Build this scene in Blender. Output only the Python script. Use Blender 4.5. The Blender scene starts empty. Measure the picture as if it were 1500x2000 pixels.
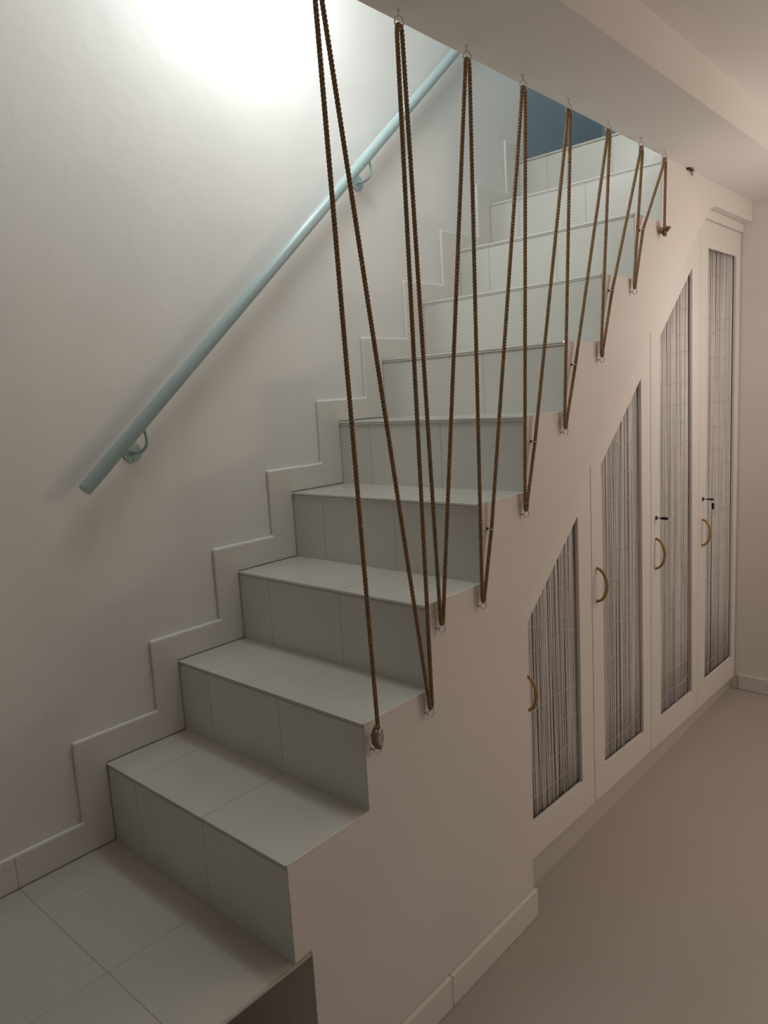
import bpy, bmesh, math, random
from mathutils import Vector, Matrix
from mathutils.geometry import tessellate_polygon
random.seed(7)
scene = bpy.context.scene
col = scene.collection

# ------------------------------------------------------------------ camera
cam_data = bpy.data.cameras.new('camera'); cam = bpy.data.objects.new('camera', cam_data); col.objects.link(cam)
RT = Vector((0.745448, 0.663996, -0.05845)); UP = Vector((-0.060219, 0.154417, 0.986169)); FW = Vector((-0.663838, 0.731618, -0.155095))
CL = Vector((1.892327, -0.878807, 1.18325))
cam.matrix_world = Matrix(((RT.x, UP.x, -FW.x, CL.x), (RT.y, UP.y, -FW.y, CL.y), (RT.z, UP.z, -FW.z, CL.z), (0, 0, 0, 1)))
cam_data.sensor_fit = 'VERTICAL'; cam_data.sensor_height = 36; cam_data.lens = 1445.486 / 2000 * 36
cam_data.clip_start = 0.05
scene.camera = cam
# ------------------------------------------------------------------ light
world = bpy.data.worlds.new('world'); scene.world = world; world.use_nodes = True
world.node_tree.nodes['Background'].inputs[0].default_value = (0.9, 0.93, 1.0, 1)
world.node_tree.nodes['Background'].inputs[1].default_value = 0.0
def lamp(name, loc, watts, color, radius):
    d = bpy.data.lights.new(name, 'POINT'); d.energy = watts; d.color = color; d.shadow_soft_size = radius
    o = bpy.data.objects.new(name, d); o.location = loc; col.objects.link(o); return o
lamp('stairwell_soft_fill', (0.45, 0.68, 2.60), 19.0, (0.93, 1.0, 0.99), 0.22)      # large soft light added around the bulb to brighten the wall
lamp('stairwell_bulb', (0.06, 0.68, 2.46), 6.5, (0.97, 1.0, 0.97), 0.03)       # small bulb on the left wall, above the frame
lamp('room_lamp', (1.32, 2.30, 1.38), 4.5, (1.0, 0.93, 0.88), 0.03)            # wall lamp of the lower room, right of the frame
lamp('room_ceiling_lamp', (2.6, 2.7, 1.5), 17.5, (1.0, 0.84, 0.72), 0.08)      # warm lamp further into the lower room
lamp('upper_floor_fill', (1.2, 0.0, 4.2), 14.0, (1.0, 0.76, 0.66), 0.25)  # added fill from upstairs, lifts the ambient light on the steps
lamp('upper_landing_fill', (0.4, 2.6, 3.6), 6.7, (0.62, 0.97, 1.0), 0.20)  # added cool fill for the top risers and blue wall
vs = scene.view_settings
vs.view_transform = 'Standard'; vs.look = 'None'; vs.exposure = 0.0; vs.gamma = 1.0; vs.use_curve_mapping = False

# ------------------------------------------------------------------ measured sizes
W = 0.7611                      # width of the flight: left wall is x = 0
FL = -0.472                     # lower floor; z = 0 is the landing the flight starts on
YB = 3.13                       # back wall
CE = 2.0                        # underside of the slab over the flight's side
Z = [0, 0.2294, 0.4450, 0.6629, 0.8814, 1.1018, 1.3180, 1.5386, 1.7645, 1.9800, 2.2030]
Y = [0, 0.2532, 0.4969, 0.7445, 0.9882, 1.2391, 1.5008, 1.7619, 2.0041, 2.2540]
XD = 0.715                      # face of the cupboard doors

# ------------------------------------------------------------------ materials
def new_mat(name):
    m = bpy.data.materials.new(name); m.use_nodes = True
    return m, m.node_tree, m.node_tree.nodes['Principled BSDF']
def paint(name, c, rough=0.6, var=0.05, scale=6.0, bump=0.0, bscale=40.0, spec=0.4, metal=0.0):
    m, nt, b = new_mat(name); N = nt.nodes.new; L = nt.links.new
    g = N('ShaderNodeNewGeometry'); n = N('ShaderNodeTexNoise'); n.inputs['Scale'].default_value = scale; n.inputs['Detail'].default_value = 5
    L(g.outputs['Position'], n.inputs['Vector'])
    r = N('ShaderNodeValToRGB'); r.color_ramp.elements[0].position = 0.3; r.color_ramp.elements[1].position = 0.7
    r.color_ramp.elements[0].color = (*[x * (1 - var) for x in c], 1); r.color_ramp.elements[1].color = (*[min(1, x * (1 + var)) for x in c], 1)
    L(n.outputs['Fac'], r.inputs['Fac']); L(r.outputs['Color'], b.inputs['Base Color'])
    b.inputs['Roughness'].default_value = rough; b.inputs['Specular IOR Level'].default_value = spec; b.inputs['Metallic'].default_value = metal
    if bump:
        n2 = N('ShaderNodeTexNoise'); n2.inputs['Scale'].default_value = bscale; n2.inputs['Detail'].default_value = 6
        L(g.outputs['Position'], n2.inputs['Vector'])
        bp = N('ShaderNodeBump'); bp.inputs['Strength'].default_value = bump; bp.inputs['Distance'].default_value = 0.01
        L(n2.outputs['Fac'], bp.inputs['Height']); L(bp.outputs['Normal'], b.inputs['Normal'])
    return m
def tile(name, c, rough, yjoint=None, drips=False):
    m, nt, b = new_mat(name); N = nt.nodes.new; L = nt.links.new
    g = N('ShaderNodeNewGeometry'); s = N('ShaderNodeSeparateXYZ'); L(g.outputs['Position'], s.inputs[0])
    def math_(op, a, bb=None, clamp=False):
        k = N('ShaderNodeMath'); k.operation = op; k.use_clamp = clamp
        for i, v in enumerate((a, bb)):
            if v is None: continue
            if isinstance(v, (int, float)): k.inputs[i].default_value = v
            else: L(v, k.inputs[i])
        return k.outputs[0]
    def joint(axis, off):
        a = math_('SUBTRACT', s.outputs[axis], off); a = math_('DIVIDE', a, 0.305); a = math_('ADD', a, 0.5); a = math_('FRACT', a)
        a = math_('SUBTRACT', a, 0.5); a = math_('ABSOLUTE', a); a = math_('MULTIPLY', a, 0.305)
        a = math_('SUBTRACT', a, 0.0006); a = math_('DIVIDE', a, 0.0011, True); return math_('SUBTRACT', 1.0, a)
    j = joint('X', 0.1535)
    if yjoint is not None: j = math_('MAXIMUM', j, joint('Y', yjoint))
    n = N('ShaderNodeTexNoise'); n.inputs['Scale'].default_value = 4; n.inputs['Detail'].default_value = 6; L(g.outputs['Position'], n.inputs['Vector'])
    r = N('ShaderNodeValToRGB'); r.color_ramp.elements[0].position = 0.3; r.color_ramp.elements[1].position = 0.7
    r.color_ramp.elements[0].color = (*[x * 0.96 for x in c], 1); r.color_ramp.elements[1].color = (*[x * 1.03 for x in c], 1)
    L(n.outputs['Fac'], r.inputs['Fac'])
    mx = N('ShaderNodeMix'); mx.data_type = 'RGBA'; L(j, mx.inputs['Factor']); L(r.outputs['Color'], mx.inputs['A'])
    mx.inputs['B'].default_value = (*[x * 0.74 for x in c], 1)
    L(mx.outputs['Result'], b.inputs['Base Color'])
    b.inputs['Roughness'].default_value = rough; b.inputs['Specular IOR Level'].default_value = 0.8 if 'tread' in name else 0.5
    bp = N('ShaderNodeBump'); bp.inputs['Strength'].default_value = 0.5; bp.inputs['Distance'].default_value = 0.002; bp.invert = True
    L(j, bp.inputs['Height']); L(bp.outputs['Normal'], b.inputs['Normal'])
    return m
M_wall = paint('white_plaster', (0.85, 0.84, 0.82), 0.62, 0.02, 3, 0.16, 14)
M_side = paint('side_plaster', (0.80, 0.755, 0.72), 0.65, 0.02, 3, 0.10, 16)
M_ceil = paint('ceiling_plaster', (0.86, 0.83, 0.79), 0.75, 0.02, 2, 0.08, 14)
M_back = paint('back_plaster', (0.88, 0.83, 0.78), 0.6, 0.02, 3, 0.1, 16)
M_blue = paint('blue_plaster', (0.28, 0.36, 0.42), 0.6, 0.04, 4, 0.1, 16)
M_tread = tile('tread_tile', (0.57, 0.55, 0.505), 0.14)
M_riser = tile('riser_tile', (0.68, 0.675, 0.64), 0.3)
M_land = tile('landing_tile', (0.51, 0.485, 0.44), 0.28, -0.265)
M_lip = paint('tile_edge', (0.80, 0.79, 0.75), 0.4, 0.03)
M_floor = paint('microcement_floor', (0.49, 0.445, 0.395), 0.38, 0.04, 1.5, 0.04, 25, 0.4)
M_skirt = paint('white_skirting', (0.80, 0.78, 0.74), 0.4, 0.02)
M_base = paint('white_baseboard', (0.80, 0.765, 0.72), 0.45, 0.02)
M_door = paint('white_painted_wood', (0.80, 0.765, 0.725), 0.5, 0.015, 8, 0.05, 60)
M_plinth = paint('shaded_plinth_wood', (0.66, 0.62, 0.57), 0.5, 0.02, 8)  # door white greyed to put the shade under the doors into the colour
M_rail = paint('turquoise_paint', (0.41, 0.54, 0.55), 0.28, 0.02, 10, 0, 0, 0.5)
M_metal = paint('zinc_metal', (0.55, 0.53, 0.50), 0.35, 0.1, 60, 0, 0, 0.5, 0.9)
M_white = paint('white_metal', (0.75, 0.72, 0.68), 0.4, 0.05, 60)
M_clamp = paint('worn_steel', (0.46, 0.40, 0.34), 0.4, 0.3, 90, 0.2, 120, 0.5, 0.3)
M_black = paint('black_plastic', (0.012, 0.012, 0.013), 0.35, 0.1, 50)
M_bamboo = paint('varnished_bamboo', (0.42, 0.27, 0.12), 0.4, 0.18, 45, 0.1, 80)
M_wire = paint('white_wire', (0.86, 0.83, 0.80), 0.5, 0.02)
M_dark = paint('dark_fixing', (0.05, 0.035, 0.028), 0.6, 0.2, 80)
M_chip = paint('chipped_plaster', (0.42, 0.36, 0.31), 0.8, 0.15, 90)
M_thread = paint('pale_blue_thread', (0.45, 0.6, 0.62), 0.7, 0.05)
def rope_mat():
    m, nt, b = new_mat('jute_rope'); N = nt.nodes.new; L = nt.links.new
    g = N('ShaderNodeNewGeometry'); mp = N('ShaderNodeVectorMath'); mp.operation = 'MULTIPLY'; mp.inputs[1].default_value = (1, 1, .5)
    n = N('ShaderNodeTexNoise'); n.inputs['Scale'].default_value = 420; n.inputs['Detail'].default_value = 3
    L(g.outputs['Position'], mp.inputs[0]); L(mp.outputs[0], n.inputs['Vector'])
    r = N('ShaderNodeValToRGB'); r.color_ramp.elements[0].position = 0.32; r.color_ramp.elements[1].position = 0.68
    r.color_ramp.elements[0].color = (0.15, 0.082, 0.040, 1); r.color_ramp.elements[1].color = (0.47, 0.33, 0.195, 1)
    L(n.outputs['Fac'], r.inputs['Fac']); L(r.outputs['Color'], b.inputs['Base Color']); b.inputs['Roughness'].default_value = 0.85
    b.inputs['Specular IOR Level'].default_value = 0.15
    return m
M_rope = rope_mat()
def reed_mat():
    m, nt, b = new_mat('whitewashed_reed'); N = nt.nodes.new; L = nt.links.new
    g = N('ShaderNodeNewGeometry'); mp = N('ShaderNodeVectorMath'); mp.operation = 'MULTIPLY'; mp.inputs[1].default_value = (20, 90, 2.5)
    n = N('ShaderNodeTexNoise'); n.inputs['Scale'].default_value = 1.0; n.inputs['Detail'].default_value = 4
    L(g.outputs['Position'], mp.inputs[0]); L(mp.outputs[0], n.inputs['Vector'])
    r = N('ShaderNodeValToRGB'); r.color_ramp.elements[0].position = 0.25; r.color_ramp.elements[1].position = 0.75
    r.color_ramp.elements[0].color = (0.60, 0.565, 0.54, 1); r.color_ramp.elements[1].color = (0.82, 0.795, 0.77, 1)
    L(n.outputs['Fac'], r.inputs['Fac']); L(r.outputs['Color'], b.inputs['Base Color']); b.inputs['Roughness'].default_value = 0.6
    return m
M_reed = reed_mat()

# ------------------------------------------------------------------ helpers
def link(name, bm, mats, parent=None, smooth=False, bevel=0):
    me = bpy.data.meshes.new(name)
    bmesh.ops.recalc_face_normals(bm, faces=bm.faces)
    bm.to_mesh(me); bm.free()
    for m in (mats if isinstance(mats, (list, tuple)) else [mats]): me.materials.append(m)
    if smooth:
        for p in me.polygons: p.use_smooth = True
    o = bpy.data.objects.new(name, me); col.objects.link(o)
    if parent:
        o.parent = parent; o.matrix_parent_inverse = Matrix.Translation(parent.location).inverted()
    if bevel:
        b = o.modifiers.new('bevel', 'BEVEL'); b.width = bevel; b.segments = 2; b.limit_method = 'ANGLE'; b.angle_limit = math.radians(40)
    return o
def empty(name, loc, label, cat, group=None):
    o = bpy.data.objects.new(name, None); o.location = loc; o.empty_display_size = 0.05; col.objects.link(o)
    return tag(o, label, cat, group)
def tag(o, label, cat, group=None):
    o['label'] = label; o['category'] = cat
    if group: o['group'] = group
    return o
def struct(o, label=None, cat=None):
    o['kind'] = 'structure'
    if label: o['label'] = label; o['category'] = cat
    return o
def box(bm, x0, x1, y0, y1, z0, z1, mi=0):
    v = [bm.verts.new((x, y, z)) for x in (x0, x1) for y in (y0, y1) for z in (z0, z1)]
    for f in ((0, 1, 3, 2), (4, 6, 7, 5), (0, 4, 5, 1), (2, 3, 7, 6), (0, 2, 6, 4), (1, 5, 7, 3)):
        fc = bm.faces.new([v[i] for i in f]); fc.material_index = mi
def prism(bm, pts, x0, x1):
    """outline in (y, z), extruded along x"""
    a = [bm.verts.new((x0, p[0], p[1])) for p in pts]; b = [bm.verts.new((x1, p[0], p[1])) for p in pts]
    n = len(pts)
    if n > 6:
        for t in tessellate_polygon([[Vector((p[0], p[1], 0)) for p in pts]]):
            bm.faces.new([a[i] for i in t]); bm.faces.new([b[i] for i in reversed(t)])
    else:
        bm.faces.new(a); bm.faces.new(list(reversed(b)))
    for i in range(n): bm.faces.new((a[i], b[i], b[(i + 1) % n], a[(i + 1) % n]))
def frame_prism(bm, outer, inner, x0, x1):
    """outline with one opening of the same number of corners"""
    n = len(outer); R = []
    for x in (x0, x1):
        R.append(([bm.verts.new((x, *p)) for p in outer], [bm.verts.new((x, *p)) for p in inner]))
    for i in range(n):
        j = (i + 1) % n
        for o_, i_ in R: bm.faces.new((o_[i], o_[j], i_[j], i_[i]))
        bm.faces.new((R[0][0][i], R[1][0][i], R[1][0][j], R[0][0][j]))
        bm.faces.new((R[0][1][i], R[0][1][j], R[1][1][j], R[1][1][i]))
def tube(bm, pts, r, n=8, cap=True, closed=False, radii=None):
    pts = [Vector(p) for p in pts]; rings = []; m = len(pts)
    t0 = (pts[1] - pts[0]).normalized(); up = Vector((0, 0, 1)) if abs(t0.z) < 0.9 else Vector((1, 0, 0))
    nrm = t0.cross(up).normalized()
    for i, p in enumerate(pts):
        if closed: t = (pts[(i + 1) % m] - pts[i - 1]).normalized()
        else: t = (pts[min(i + 1, m - 1)] - pts[max(i - 1, 0)]).normalized()
        nrm = (nrm - t * nrm.dot(t)).normalized(); bn = t.cross(nrm)
        rr = radii[i] if radii else r
        rings.append([bm.verts.new(p + (nrm * math.cos(a) + bn * math.sin(a)) * rr) for a in (2 * math.pi * k / n for k in range(n))])
    for i in range(m if closed else m - 1):
        a, b = rings[i], rings[(i + 1) % m]
        for k in range(n): bm.faces.new((a[k], a[(k + 1) % n], b[(k + 1) % n], b[k]))
    if cap and not closed:
        bm.faces.new(list(reversed(rings[0]))); bm.faces.new(rings[-1])
def ring_pts(c, u, v, ru, rv, n=20, a0=0.0, a1=2 * math.pi, closed=True):
    c, u, v = Vector(c), Vector(u).normalized(), Vector(v).normalized()
    m = n if closed else n + 1
    return [c + u * math.cos(a0 + (a1 - a0) * k / n) * ru + v * math.sin(a0 + (a1 - a0) * k / n) * rv for k in range(m)]
def disc(bm, c, axis, r, h, n=28):
    c = Vector(c); ax = Vector(axis).normalized(); tube(bm, [c, c + ax * h], r, n)

# ------------------------------------------------------------------ the setting
bm = bmesh.new()                                             # left wall: white up the flight, blue past the top step
box(bm, -0.12, 0.0, -3.0, 2.33, FL, 4.6, 0); box(bm, -0.12, 0.0, 2.33, YB, FL, 4.6, 1)
struct(link('wall_left', bm, [M_wall, M_blue]))
bm = bmesh.new()
box(bm, 0, 3.6, YB, YB + 0.12, FL, CE + 0.2, 0); box(bm, 0, 3.6, YB, YB + 0.12, CE + 0.2, 4.6, 1)
struct(link('wall_back', bm, [M_back, M_blue]))
bm = bmesh.new(); box(bm, -0.12, 3.72, -3.12, -3.0, FL, 4.6); struct(link('wall_front', bm, M_wall))
bm = bmesh.new(); box(bm, 3.6, 3.72, -3.0, YB, FL, 4.6); struct(link('wall_right', bm, M_wall))
bm = bmesh.new(); box(bm, 0.0, 3.6, -3.0, YB, FL - 0.1, FL); struct(link('floor', bm, M_floor))
bm = bmesh.new()                                             # ceiling of the lower room = upper floor slab
box(bm, 1.05, 3.6, -3.0, YB, 2.135, 2.2); box(bm, 0.0, W, -3.0, -1.1, CE, 2.2); box(bm, W, 1.05, -3.0, -1.1, CE, 2.2)
struct(link('ceiling', bm, M_ceil))
bm = bmesh.new(); box(bm, W, 1.05, -1.1, YB, CE, 2.2); struct(link('trim_1', bm, M_ceil))   # dropped beam along the opening
bm = bmesh.new(); box(bm, -0.12, 3.72, -3.0, YB, 4.6, 4.7); struct(link('ceiling', bm, M_wall))
# landing the flight starts on
bm = bmesh.new(); box(bm, 0.0, W - 0.42, -3.0, 0.048, FL, -0.0072, 1); box(bm, 0.0, W + 0.006, -3.0, 0.048, -0.007, 0.0, 0)  # recess under the thin slab is added so the face there turns dark
for f in bm.faces:
    if f.material_index == 0 and abs(f.normal.x) > .5: f.material_index = 1
struct(link('floor', bm, [M_land, M_riser], bevel=0.001))
bm = bmesh.new(); box(bm, 0.0, W, Y[9] + 0.012, YB, 2.0, Z[10]); struct(link('floor', bm, M_tread))

# stepped skirting on the left wall
HZ = [0.0935, 0.3212, 0.5290, 0.7510, 0.9655, 1.1808, 1.3975, 1.6150, 1.8300, 2.0480, 2.2720]   # top of the band over each tread
VY = [-0.087, 0.168, 0.4105, 0.6460, 0.887, 1.1320, 1.3855, 1.6350, 1.9005, 2.1380]              # band ahead of each riser
outer = [(-2.9, HZ[0])]
for k in range(10): outer += [(VY[k], HZ[k]), (VY[k], HZ[k + 1])]
outer += [(2.325, HZ[10])]
inner = [(2.325, Z[10] + .001)]
for k in range(9, -1, -1): inner += [(Y[k] + .0, Z[k + 1] + .0005), (Y[k] + .0, Z[k] + .0005)]
inner += [(-2.9, 0.0005)]
bm = bmesh.new(); prism(bm, outer + inner, 0.0, 0.012)
struct(link('baseboard_left', bm, M_skirt, bevel=0.007))
# joints of the skirting tiles on the landing
bm = bmesh.new(); 
for yy in (-0.267,): box(bm, 0.0, 0.0124, yy - 0.0008, yy + 0.0008, 0.002, HZ[0] - 0.006)
struct(link('trim_2', bm, M_chip))
bm = bmesh.new(); box(bm, 0.735, 3.59, YB - 0.015, YB, FL, FL + 0.085); struct(link('baseboard_back', bm, M_base, bevel=0.005))
bm = bmesh.new()
for a, b in ((0.0515, 0.5139), (0.5147, 0.968)): box(bm, W + 0.001, W + 0.016, a, b, FL, FL + 0.094)
struct(link('baseboard_right', bm, M_base, bevel=0.004))

# ------------------------------------------------------------------ the staircase
stair = empty('staircase', (W / 2, 0, 0), 'straight flight of grey tiled steps between the white wall and the ropes', 'staircase')
for k in range(9):
    bm = bmesh.new()
    e = 0.0042 if k in (3, 4, 5, 7) else 0.0025
    box(bm, 0.0006, W - 0.0005, Y[k] - e, Y[k + 1] + 0.002, Z[k + 1] - 0.0065, Z[k + 1])
    for f in bm.faces:
        c = f.calc_center_median()
        if abs(c.y - (Y[k] - e)) < 1e-5: f.material_index = 1 if k > 1 else 0
    if k > 2: box(bm, 0.0006, W - 0.0005, Y[k] - e + 0.0004, Y[k] + 0.02, Z[k + 1] - 0.0115, Z[k + 1] - 0.0085, 1)
    box(bm, 0.0006, W - 0.0005, Y[k] + 0.001, Y[k + 1], Z[k + 1] - 0.0118, Z[k + 1] - 0.0066)
    link('tread', bm, [M_tread, M_lip], stair, bevel=0.0006)
bm = bmesh.new()                                                      # top nosing on the upper landing
box(bm, 0.0006, W - 0.0005, Y[9] - 0.0035, Y[9] + 0.012, Z[10] - 0.010, Z[10]); link('tread', bm, [M_tread], stair, bevel=0.0012)
for k in range(10):
    bm = bmesh.new(); box(bm, 0.0006, W - 0.0005, Y[k], Y[k] + 0.012, Z[k] - 0.009, Z[k + 1] - 0.0116)
    link('riser', bm, M_riser, stair)
side = [(0.050, FL), (0.050, -0.004), (0.002, -0.004)]
for k in range(8): side += [(Y[k] + .002, Z[k + 1] - .0006), (Y[k + 1] + .002, Z[k + 1] - .0006)]
side += [(Y[8] + .002, CE - .0002), (YB - .001, CE - .0002), (YB - .001, 1.905)]
arc = [(2.640, 1.905), (2.600, 1.903), (2.565, 1.895), (2.535, 1.882), (2.512, 1.865), (2.492, 1.845)]
side += arc
side += [(2.4166, 1.790), (1.886, 1.3427), (1.3893, 0.908), (0.9650, 0.535), (0.9650, FL)]
bm = bmesh.new(); prism(bm, side, W - 0.036, W + 0.001); box(bm, W - 0.43, W - 0.0362, 0.0495, 0.06, FL, -0.008)  # last box: panel added to close the dark recess under the landing
link('side_wall', bm, M_side, stair)

# ------------------------------------------------------------------ cupboard under the stairs
cup = empty('under_stair_cupboard', (XD, 2.05, FL), 'white built-in cupboard with four reed-fronted doors under the stairs', 'cupboard')
YJ = [0.975, 1.4920, 2.0160, 2.5640, 3.122]
def soffit(y):                                                       # underside of the diagonal, seen at the door face
    return 0.541 + (y - 0.955) * 0.878
def dtop(y): return min(soffit(y) + 0.03, 1.862)
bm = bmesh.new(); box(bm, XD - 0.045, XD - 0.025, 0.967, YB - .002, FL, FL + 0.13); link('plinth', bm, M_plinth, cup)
bm = bmesh.new()                                                     # casing: head, jamb and posts behind the doors
box(bm, XD - 0.03, W - 0.0365, 2.45, YB - .002, 1.8630, 1.9045)
box(bm, XD - 0.06, XD - 0.0255, YJ[4] - 0.03, YB - .001, FL + .09, 1.866)
for yy in YJ[1:4]: box(bm, XD - 0.06, XD - 0.024, yy - 0.02, yy + 0.02, FL + 0.09, dtop(yy) - 0.02)
link('casing', bm, M_door, cup)
ZB = [-0.345, -0.357, -0.370, -0.388, -0.402]
DOORS = [
 dict(p=[(1.0535, -0.2186), (1.3958, -0.230), (1.3945, 0.7395), (1.0540, 0.4580)]),
 dict(p=[(1.5800, -0.2391), (1.9340, -0.2549), (1.9240, 1.1880), (1.5760, 0.8960)]),
 dict(p=[(2.1200, -0.2575), (2.4900, -0.2701), (2.4640, 1.6430), (2.1080, 1.3480)]),
 dict(p=[(2.6610, -0.2705), (3.0620, -0.279), (3.0560, 1.747), (2.6620, 1.746)])]
doors = []
def inside(poly, y, z):
    c = False; n = len(poly)
    for i in range(n):
        (y0, z0), (y1, z1) = poly[i], poly[i - 1]
        if (z0 > z) != (z1 > z) and y < (y1 - y0) * (z - z0) / (z1 - z0) + y0: c = not c
    return c
def ztop(poly, y):
    (ya, za), (yb, zb) = poly[3], poly[2]; return za + (zb - za) * (y - ya) / (yb - ya)
def zbot(poly, y):
    (ya, za), (yb, zb) = poly[0], poly[1]; return za + (zb - za) * (y - ya) / (yb - ya)
for i, d in enumerate(DOORS):
    y0, y1 = YJ[i] + (0.0018 if i else 0), YJ[i + 1] - 0.0018
    p = d['p']
    if i < 3: out = [(y0, ZB[i]), (y1, ZB[i + 1]), (y1, dtop(y1)), (y0, dtop(y0))]
    else: out = [(y0, ZB[3]), (y1, ZB[4]), (y1, 1.862), (y0, 1.862)]
    bm = bmesh.new(); frame_prism(bm, out, p, XD - 0.013, XD)
    do = link('door', bm, M_door, cup, bevel=0.0025)
    doors.append(do)
    # woven reed screen standing behind the opening
    bm = bmesh.new(); y = p[0][0] - 0.012; yend = p[1][0] + 0.012
    xr = XD - 0.0195
    while y < yend:
        r = random.uniform(0.0028, 0.0046)
        y += r
        zb, zt = zbot(p, y) - 0.012, ztop(p, y) + 0.018
        n = 7; drift = random.uniform(-0.009, 0.009); ph = random.uniform(0, 6.28); am = random.uniform(0.0004, 0.0022); xx = xr + random.uniform(-0.002, 0.002)
        pts = []; rad = []
        for q in range(n):
            t = q / (n - 1)
            yy = y + drift * (t - 0.5) + am * math.sin(ph + t * 5)
            yy = max(p[0][0] - 0.02, min(p[1][0] + 0.02, yy))
            pts.append((xx + 0.001 * math.sin(ph + 4 * t), yy, zb + (zt - zb) * t)); rad.append(r * random.uniform(0.86, 1.0))
        tube(bm, pts, r, 6, True, False, rad)
        y += r + (random.uniform(0.0022, 0.0048) if random.random() < 0.30 else random.uniform(0.0001, 0.0016))
    # tie wires, wavering across the sticks
    zz = p[0][1] + 0.06; zmax = max(p[2][1], p[3][1])
    while zz < zmax:
        pts = []; yy = p[0][0] - 0.01; w = 0; slope = random.uniform(-0.03, 0.09)
        seg = []
        while yy < yend:
            w += random.uniform(-0.004, 0.004) + slope * 0.009
            zc = zz + w + 0.0012 * math.sin(yy * 700)
            if zbot(p, yy) < zc < ztop(p, yy): seg.append((xr + 0.0052, yy, zc))
            elif len(seg) > 2: tube(bm, seg, 0.0011, 4); seg = []
            yy += 0.009
            if random.random() < 0.06 and len(seg) > 2:
                tube(bm, seg, 0.0011, 4); seg = []; w += random.uniform(-0.012, 0.012)
        if len(seg) > 2: tube(bm, seg, 0.0011, 4)
        zz += random.uniform(0.085, 0.115)
    link('reed_screen', bm, M_reed, do, smooth=True)
# bamboo half-ring handles
for i, (yh, zc, hh) in enumerate(((1.030, 0.2365, 0.058), (1.531, 0.4695, 0.061), (2.063, 0.4775, 0.063), (2.608, 0.4690, 0.061))):
    c = Vector((XD - 0.002, yh, zc)); pts = []; rad = []
    for q in range(15):
        a = -math.pi / 2 + math.pi * q / 14
        pts.append((c.x + 0.040 * math.cos(a), c.y, c.z + hh * math.sin(a))); rad.append(0.0052 + 0.0012 * math.cos(a) ** 2 + (0.0007 if q in (4, 10) else 0))
    bm = bmesh.new(); tube(bm, pts, 0.006, 10, True, False, rad)
    h = link('handle', bm, M_bamboo, doors[i], smooth=True); h['label'] = 'bamboo half-ring handle'
# keys in the two tall doors
for i, (yk, zk) in ((2, (2.067, 0.6255)), (3, (2.613, 0.6260))):
    lab = ('black-headed key in the lock of the third reed door, above its bamboo handle' if i == 2 else
           'black key with a small hanging tag in the tallest cupboard door by the back wall')
    t = empty('key', (XD, yk, zk), lab, 'key', 'keys in the cupboard locks')
    bm = bmesh.new(); tube(bm, [(XD + .0002, yk, zk), (XD + 0.0042, yk, zk)], 0.0085, 14); link('lock_collar', bm, M_dark, t)
    bm = bmesh.new(); tube(bm, [(XD + 0.004, yk, zk), (XD + 0.020, yk, zk)], 0.0026, 10); link('shaft', bm, M_clamp, t, smooth=True)
    bm = bmesh.new(); rr = 0.0062 if i == 2 else 0.0045
    tube(bm, [(XD + 0.016, yk, zk), (XD + 0.020, yk, zk), (XD + 0.03, yk, zk), (XD + 0.046, yk, zk), (XD + 0.050, yk, zk)], 0.005, 10, True, False, [0.002, rr * .7, rr, rr, rr * .55])
    link('head', bm, M_black, t, smooth=True)
    if i == 3:
        bm = bmesh.new(); xt = XD + 0.046
        tube(bm, [(xt, yk, zk - .004), (xt, yk, zk - .018)], 0.0007, 6); link('cord', bm, M_thread, t)
        bm = bmesh.new(); box(bm, xt - 0.0055, xt + 0.0055, yk - 0.003, yk + 0.003, zk - 0.046, zk - 0.017); link('key_tag', bm, M_black, t, bevel=0.002)
        bm = bmesh.new(); tube(bm, [(xt, yk, zk - .045), (xt + .001, yk, zk - .060), (xt, yk, zk - .078)], 0.0009, 6); link('tassel', bm, M_thread, t)

# ------------------------------------------------------------------ handrail
A = Vector((0.054, 0.0095, 0.9879)); B = Vector((0.054, 1.7095, 2.4896)); dr = (B - A).normalized()
rail = empty('handrail', A, 'turquoise round metal handrail sloping up the left white wall', 'handrail')
bm = bmesh.new(); tube(bm, [A, A + dr * 0.003, B + dr * 0.45], 0.0185, 28, True, False, [0.0170, 0.0185, 0.0185])
rt_ = link('rail', bm, M_rail, rail, smooth=True)
md = rt_.modifiers.new('edge', 'EDGE_SPLIT'); md.split_angle = math.radians(50)
for yb, zb in ((0.1839, 1.0682), (1.1662, 1.9346), (1.98, 2.650)):
    bm = bmesh.new(); disc(bm, (0.0, yb, zb), (1, 0, 0), 0.0285, 0.004, 32); disc(bm, (0.004, yb, zb), (1, 0, 0), 0.009, 0.006, 20)
    br = link('bracket', bm, M_rail, rail, bevel=0.001)
    s = (yb + 0.008 - A.y) / dr.y; rp = A + dr * s
    bm = bmesh.new()
    tube(bm, [(0.003, yb, zb), (0.026, yb + .001, zb - .001), (0.041, yb + .004, zb + .001), (0.052, yb + .010, zb + .010), (0.0575, yb + .015, zb + .024),
              (0.0570, yb + .016, zb + .042), (0.055, yb + .013, zb + .058), (0.054, rp.y, rp.z - .017)], 0.0048, 12)
    link('arm', bm, M_rail, br, smooth=True)
    for a in (0.6, 2.7, 4.8):
        bm = bmesh.new(); disc(bm, (0.004, yb + 0.020 * math.cos(a), zb + 0.020 * math.sin(a)), (1, 0, 0), 0.0038, 0.0018, 12)
        link('screw', bm, M_rail, br)

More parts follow.
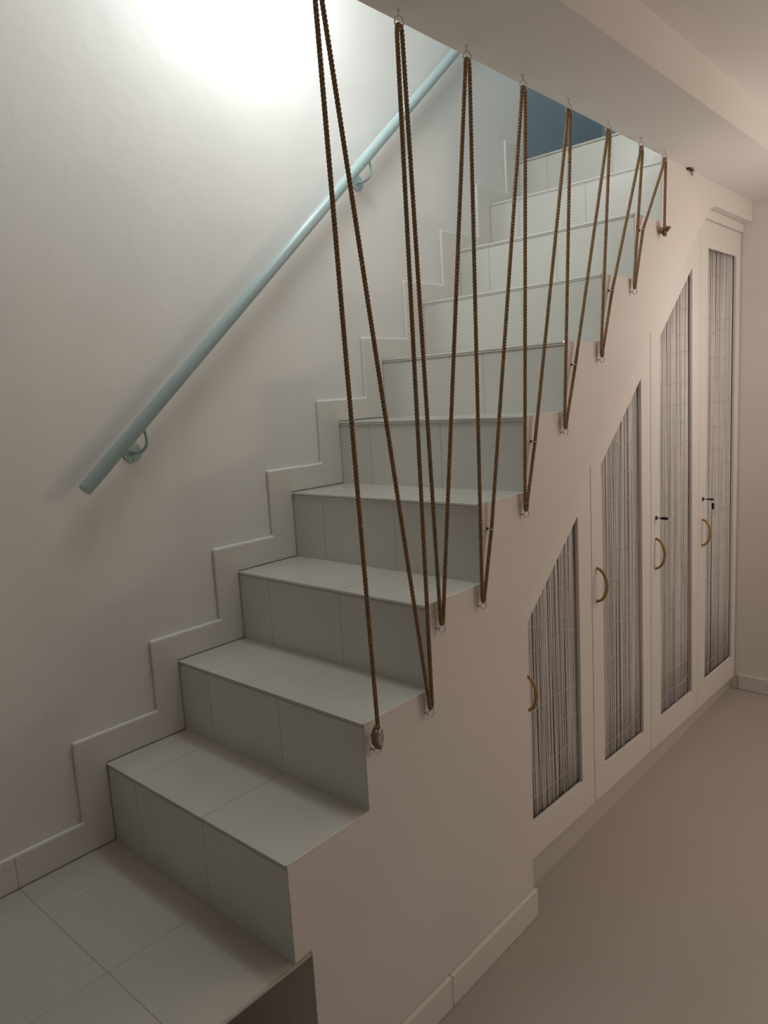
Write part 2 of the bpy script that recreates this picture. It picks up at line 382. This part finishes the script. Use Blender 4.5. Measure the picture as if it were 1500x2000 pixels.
# ------------------------------------------------------------------ ropes, hooks and rings
XC = 0.793
CY = [0.232, 0.474, 0.726, 0.983, 1.235, 1.496, 1.750, 1.957]           # hooks in the soffit
HP = [(0.2824, 0.3758), (0.4834, 0.3886), (0.5456, 0.5921), (0.7322, 0.6034), (0.9646, 0.8189), (1.2099, 1.0388), (1.4672, 1.2574), (1.7309, 1.4916)]
RP = [(0.7836, 0.8081), (1.0253, 1.0259), (1.2823, 1.2440), (1.5510, 1.4856), (1.8049, 1.7089)]
def twisted(bm, pts, R=0.0029, r=0.0027, pitch=0.026, n=6, step=0.0021):
    P = [Vector(p) for p in pts]; L = [0]
    for a, b in zip(P, P[1:]): L.append(L[-1] + (b - a).length)
    m = max(6, int(L[-1] / step)); path = []; j = 0
    for k in range(m + 1):
        s = L[-1] * k / m
        while j < len(P) - 2 and s > L[j + 1]: j += 1
        t = (s - L[j]) / max(1e-9, L[j + 1] - L[j]); path.append((P[j].lerp(P[j + 1], min(1, max(0, t))), s))
    nrm = None
    tw = [[], [], []]
    for k, (p, s) in enumerate(path):
        t = (path[min(k + 1, m)][0] - path[max(k - 1, 0)][0]).normalized()
        if nrm is None: nrm = t.cross(Vector((0, 1, 0.3))).normalized()
        nrm = (nrm - t * nrm.dot(t)).normalized(); bn = t.cross(nrm)
        for q in range(3):
            a = 2 * math.pi * (s / pitch + q / 3); tw[q].append(p + (nrm * math.cos(a) + bn * math.sin(a)) * R)
    for q in range(3): tube(bm, tw[q], r, n)
rope = empty('rope_balustrade', (XC, 0.30, 0.36), 'brown twisted jute rope laced in zigzag between soffit hooks and wall rings', 'rope')
XH = W + 0.0145
def strand(c, h, sgn_c, sgn_h, way=None):
    cy = CY[c]; hy, hz = h
    top = [(XC, cy, 1.9705), (XC, cy + sgn_c * .004, 1.9695), (XC, cy + sgn_c * .0075, 1.963), (XC, cy + sgn_c * .0088, 1.950)]
    bot = [(XH, hy + sgn_h * .0058, hz + .030), (XH, hy + sgn_h * .005, hz + .018), (XH, hy + sgn_h * .0028, hz + .0135), (XH, hy, hz + .0125)]
    mid = [] if way is None else [(W + 0.014, way[0], way[1])]
    bm = bmesh.new(); twisted(bm, top + mid + bot)
    link('strand', bm, M_rope, rope, smooth=True)
# first strand ends in the clamp
bm = bmesh.new(); twisted(bm, [(XC, CY[0], 1.9705), (XC, CY[0] - .004, 1.9695), (XC, CY[0] - .0075, 1.963), (XC, CY[0] - .0088, 1.95), (W + 0.024, 0.2765, 0.452), (W + 0.024, 0.2775, 0.430)]); link('strand', bm, M_rope, rope, smooth=True)
strand(0, HP[1], +1, -1)
for k in range(1, 7):
    wp = RP[k - 3] if k >= 3 else None
    strand(k, HP[k], -1, +1, wp)
    strand(k, HP[k + 1], +1, -1)
strand(7, HP[7], -1, +1, RP[4])
bm = bmesh.new(); twisted(bm, [(XC, CY[7], 1.9705), (XC, CY[7] + .004, 1.9695), (XC, CY[7] + .0075, 1.963), (XC, CY[7] + .0088, 1.95), (W + 0.020, 1.985, 1.745)]); link('strand', bm, M_rope, rope, smooth=True)
# end knot
bm = bmesh.new(); kc = Vector((W + 0.019, 1.986, 1.728))
pts = []
for q in range(49):
    a = 2 * math.pi * q / 48
    pts.append(kc + Vector((0.0075 * math.sin(3 * a), 0.0088 * (math.sin(a) + 2 * math.sin(2 * a)) * .85 + 0.002, 0.0100 * (math.cos(a) - 2 * math.cos(2 * a)) * .55 + 0.0060 * math.sin(2 * a))))
twisted(bm, pts, 0.0026, 0.0030, 0.024)
twisted(bm, [kc + Vector((.006, .006, -.004)), kc + Vector((.010, .018, .006)), kc + Vector((.012, .025, .013))], 0.0022, 0.0027, 0.022)
kn = link('knot', bm, M_rope, rope, smooth=True); kn['label'] = 'lumpy end knot'
# clamp and loop at the low end
bm = bmesh.new(); cx_, cy_, cz_ = W + 0.024, 0.2775, 0.4085
ov = [(-0.0085, 0.019), (-0.0105, 0.006), (-0.0085, -0.010), (-0.0035, -0.019), (0.0045, -0.020), (0.0090, -0.010), (0.0105, 0.004), (0.0075, 0.020), (0.002, 0.012)]
for xo in (-0.0085, 0.0035):
    prism(bm, [(cy_ + a, cz_ + b) for a, b in ov], cx_ + xo, cx_ + xo + 0.005)
tube(bm, [(cx_ - .009, cy_ + .003, cz_ + .002), (cx_ + .0105, cy_ + .003, cz_ + .002)], 0.0028, 10)
cl = link('rope_clamp', bm, M_clamp, rope, bevel=0.0015); cl['label'] = 'worn metal rope clamp'
bm = bmesh.new(); twisted(bm, [(cx_, cy_ + .001, cz_ + .034), (cx_, cy_ - .010, cz_ + .028), (cx_ - .003, cy_ - .0165, cz_ + .012), (cx_ - .003, cy_ - .0155, cz_ - .006), (cx_ - .001, cy_ - .007, cz_ - .021),
             (cx_, cy_ + .004, cz_ - .026), (cx_, cy_ + .010, cz_ - .020)], 0.0023, 0.0025, 0.022)
link('rope_loop', bm, M_rope, rope, smooth=True)
# soffit hooks
clabel = ['long screw eye in the soffit just above the top edge of the photo',
          'screw eye in the soffit nearest the top edge of the photo, rope hanging from it',
          'screw eye in the soffit right beside the upper end of the blue handrail',
          'screw eye in the soffit over the middle of the dark blue wall',
          'screw eye in the soffit above the right half of the dark blue wall',
          'screw eye in the soffit where the blue wall meets the topmost riser',
          'screw eye in the soffit above the joint of the topmost riser tiles',
          'last screw eye in the soffit, above the knotted rope end']
for k, cy in enumerate(CY):
    t = empty('ceiling_hook', (XC, cy, CE), clabel[k], 'hook', 'screw eyes in the soffit')
    bm = bmesh.new(); tube(bm, ring_pts((XC, cy, 1.9755), (0.5, 1, 0), (0, 0, 1), 0.0105, 0.0130, 22), 0.0017, 8, closed=True); link('eye', bm, M_white, t, smooth=True)
    bm = bmesh.new(); tube(bm, [(XC, cy, 1.9880), (XC, cy, CE - 0.0002)], 0.0017, 8); disc(bm, (XC, cy, CE - 0.0016), (0, 0, 1), 0.004, 0.0014, 14); link('shank', bm, M_white, t)
wlabel = ['wall ring holding the metal rope clamp, lowest on the stair side',
          'wall ring at the foot of the third riser',
          'wall ring with two converging ropes just below the fourth tread edge, upper left of the lowest door',
          'wall ring at the foot of the fourth riser edge, second from the reed door',
          'wall ring with two ropes at the foot of the fifth riser',
          'wall ring with two ropes at the foot of the sixth riser',
          'wall ring with two ropes at the foot of the seventh riser',
          'wall ring with two ropes at the foot of the eighth riser, nearest the knot']
wlabel[2] = 'wall ring below the front edge of the third tread, two ropes meeting in it'
wlabel[3] = 'wall ring at the foot of the fourth riser, two ropes meeting in it'
wlabel[1] = 'wall ring at the foot of the third riser, next one up from the metal clamp'
for k, (hy, hz) in enumerate(HP):
    t = empty('wall_ring', (W, hy, hz), wlabel[k], 'ring', 'rope rings on the stair side')
    bm = bmesh.new(); tube(bm, ring_pts((XH, hy, hz + .001), (0.35, 1, 0), (0, 0, 1), 0.0095, 0.0095, 22), 0.0018, 8, closed=True); link('eye', bm, M_white, t, smooth=True)
    bm = bmesh.new(); tube(bm, [(W + .0012, hy - .0085, hz + .001), (XH - .0025, hy - .0087, hz + .001)], 0.0015, 8); disc(bm, (W + 0.0012, hy - .0085, hz + .001), (1, 0, 0), 0.0032, 0.0012, 14); link('shank', bm, M_clamp, t)
slabel = ['small guide eye around a rope near the front edge of the fourth tread',
          'small guide eye around a rope near the front edge of the fifth tread',
          'small guide eye around a rope near the front edge of the sixth tread',
          'small guide eye around a rope near the front edge of the seventh tread',
          'small guide eye around a rope near the front edge of the eighth tread']
for k, (ry, rz) in enumerate(RP):
    t = empty('guide_eye', (W, ry, rz), slabel[k], 'hook', 'guide eyes on the stair side')
    bm = bmesh.new(); tube(bm, ring_pts((W + 0.014, ry, rz), (1, 0, 0), (0, 1, 0.05), 0.0085, 0.0085, 20), 0.0014, 8, closed=True); link('eye', bm, M_white, t, smooth=True)
    bm = bmesh.new(); tube(bm, [(W + .0012, ry - .0015, rz), (W + 0.006, ry - .0015, rz)], 0.0018, 8); disc(bm, (W + 0.0012, ry - .0015, rz), (1, 0, 0), 0.0042, 0.0014, 14); link('shank', bm, M_dark, t)
# dark fixing left in the corner of side wall and soffit
t = empty('ceiling_plug', (W + .001, 2.285, CE), 'small dark broken fixing where the stair side meets the soffit', 'fixing')
bm = bmesh.new(); tube(bm, [(W + 0.001, 2.255, CE - .004), (W + 0.010, 2.265, CE - .004), (W + .010, 2.285, CE - .0045), (W + .008, 2.315, CE - .003)], 0.004, 10, True, False, [0.002, 0.0055, 0.0060, 0.003]); link('plug', bm, M_dark, t, smooth=True)
bm = bmesh.new(); tube(bm, [(W + .003, 2.30, CE - .006), (W + .006, 2.312, CE - .014), (W + .003, 2.318, CE - .022)], 0.004, 7, True, False, [0.005, 0.004, 0.0015]); link('chip', bm, M_chip, t)
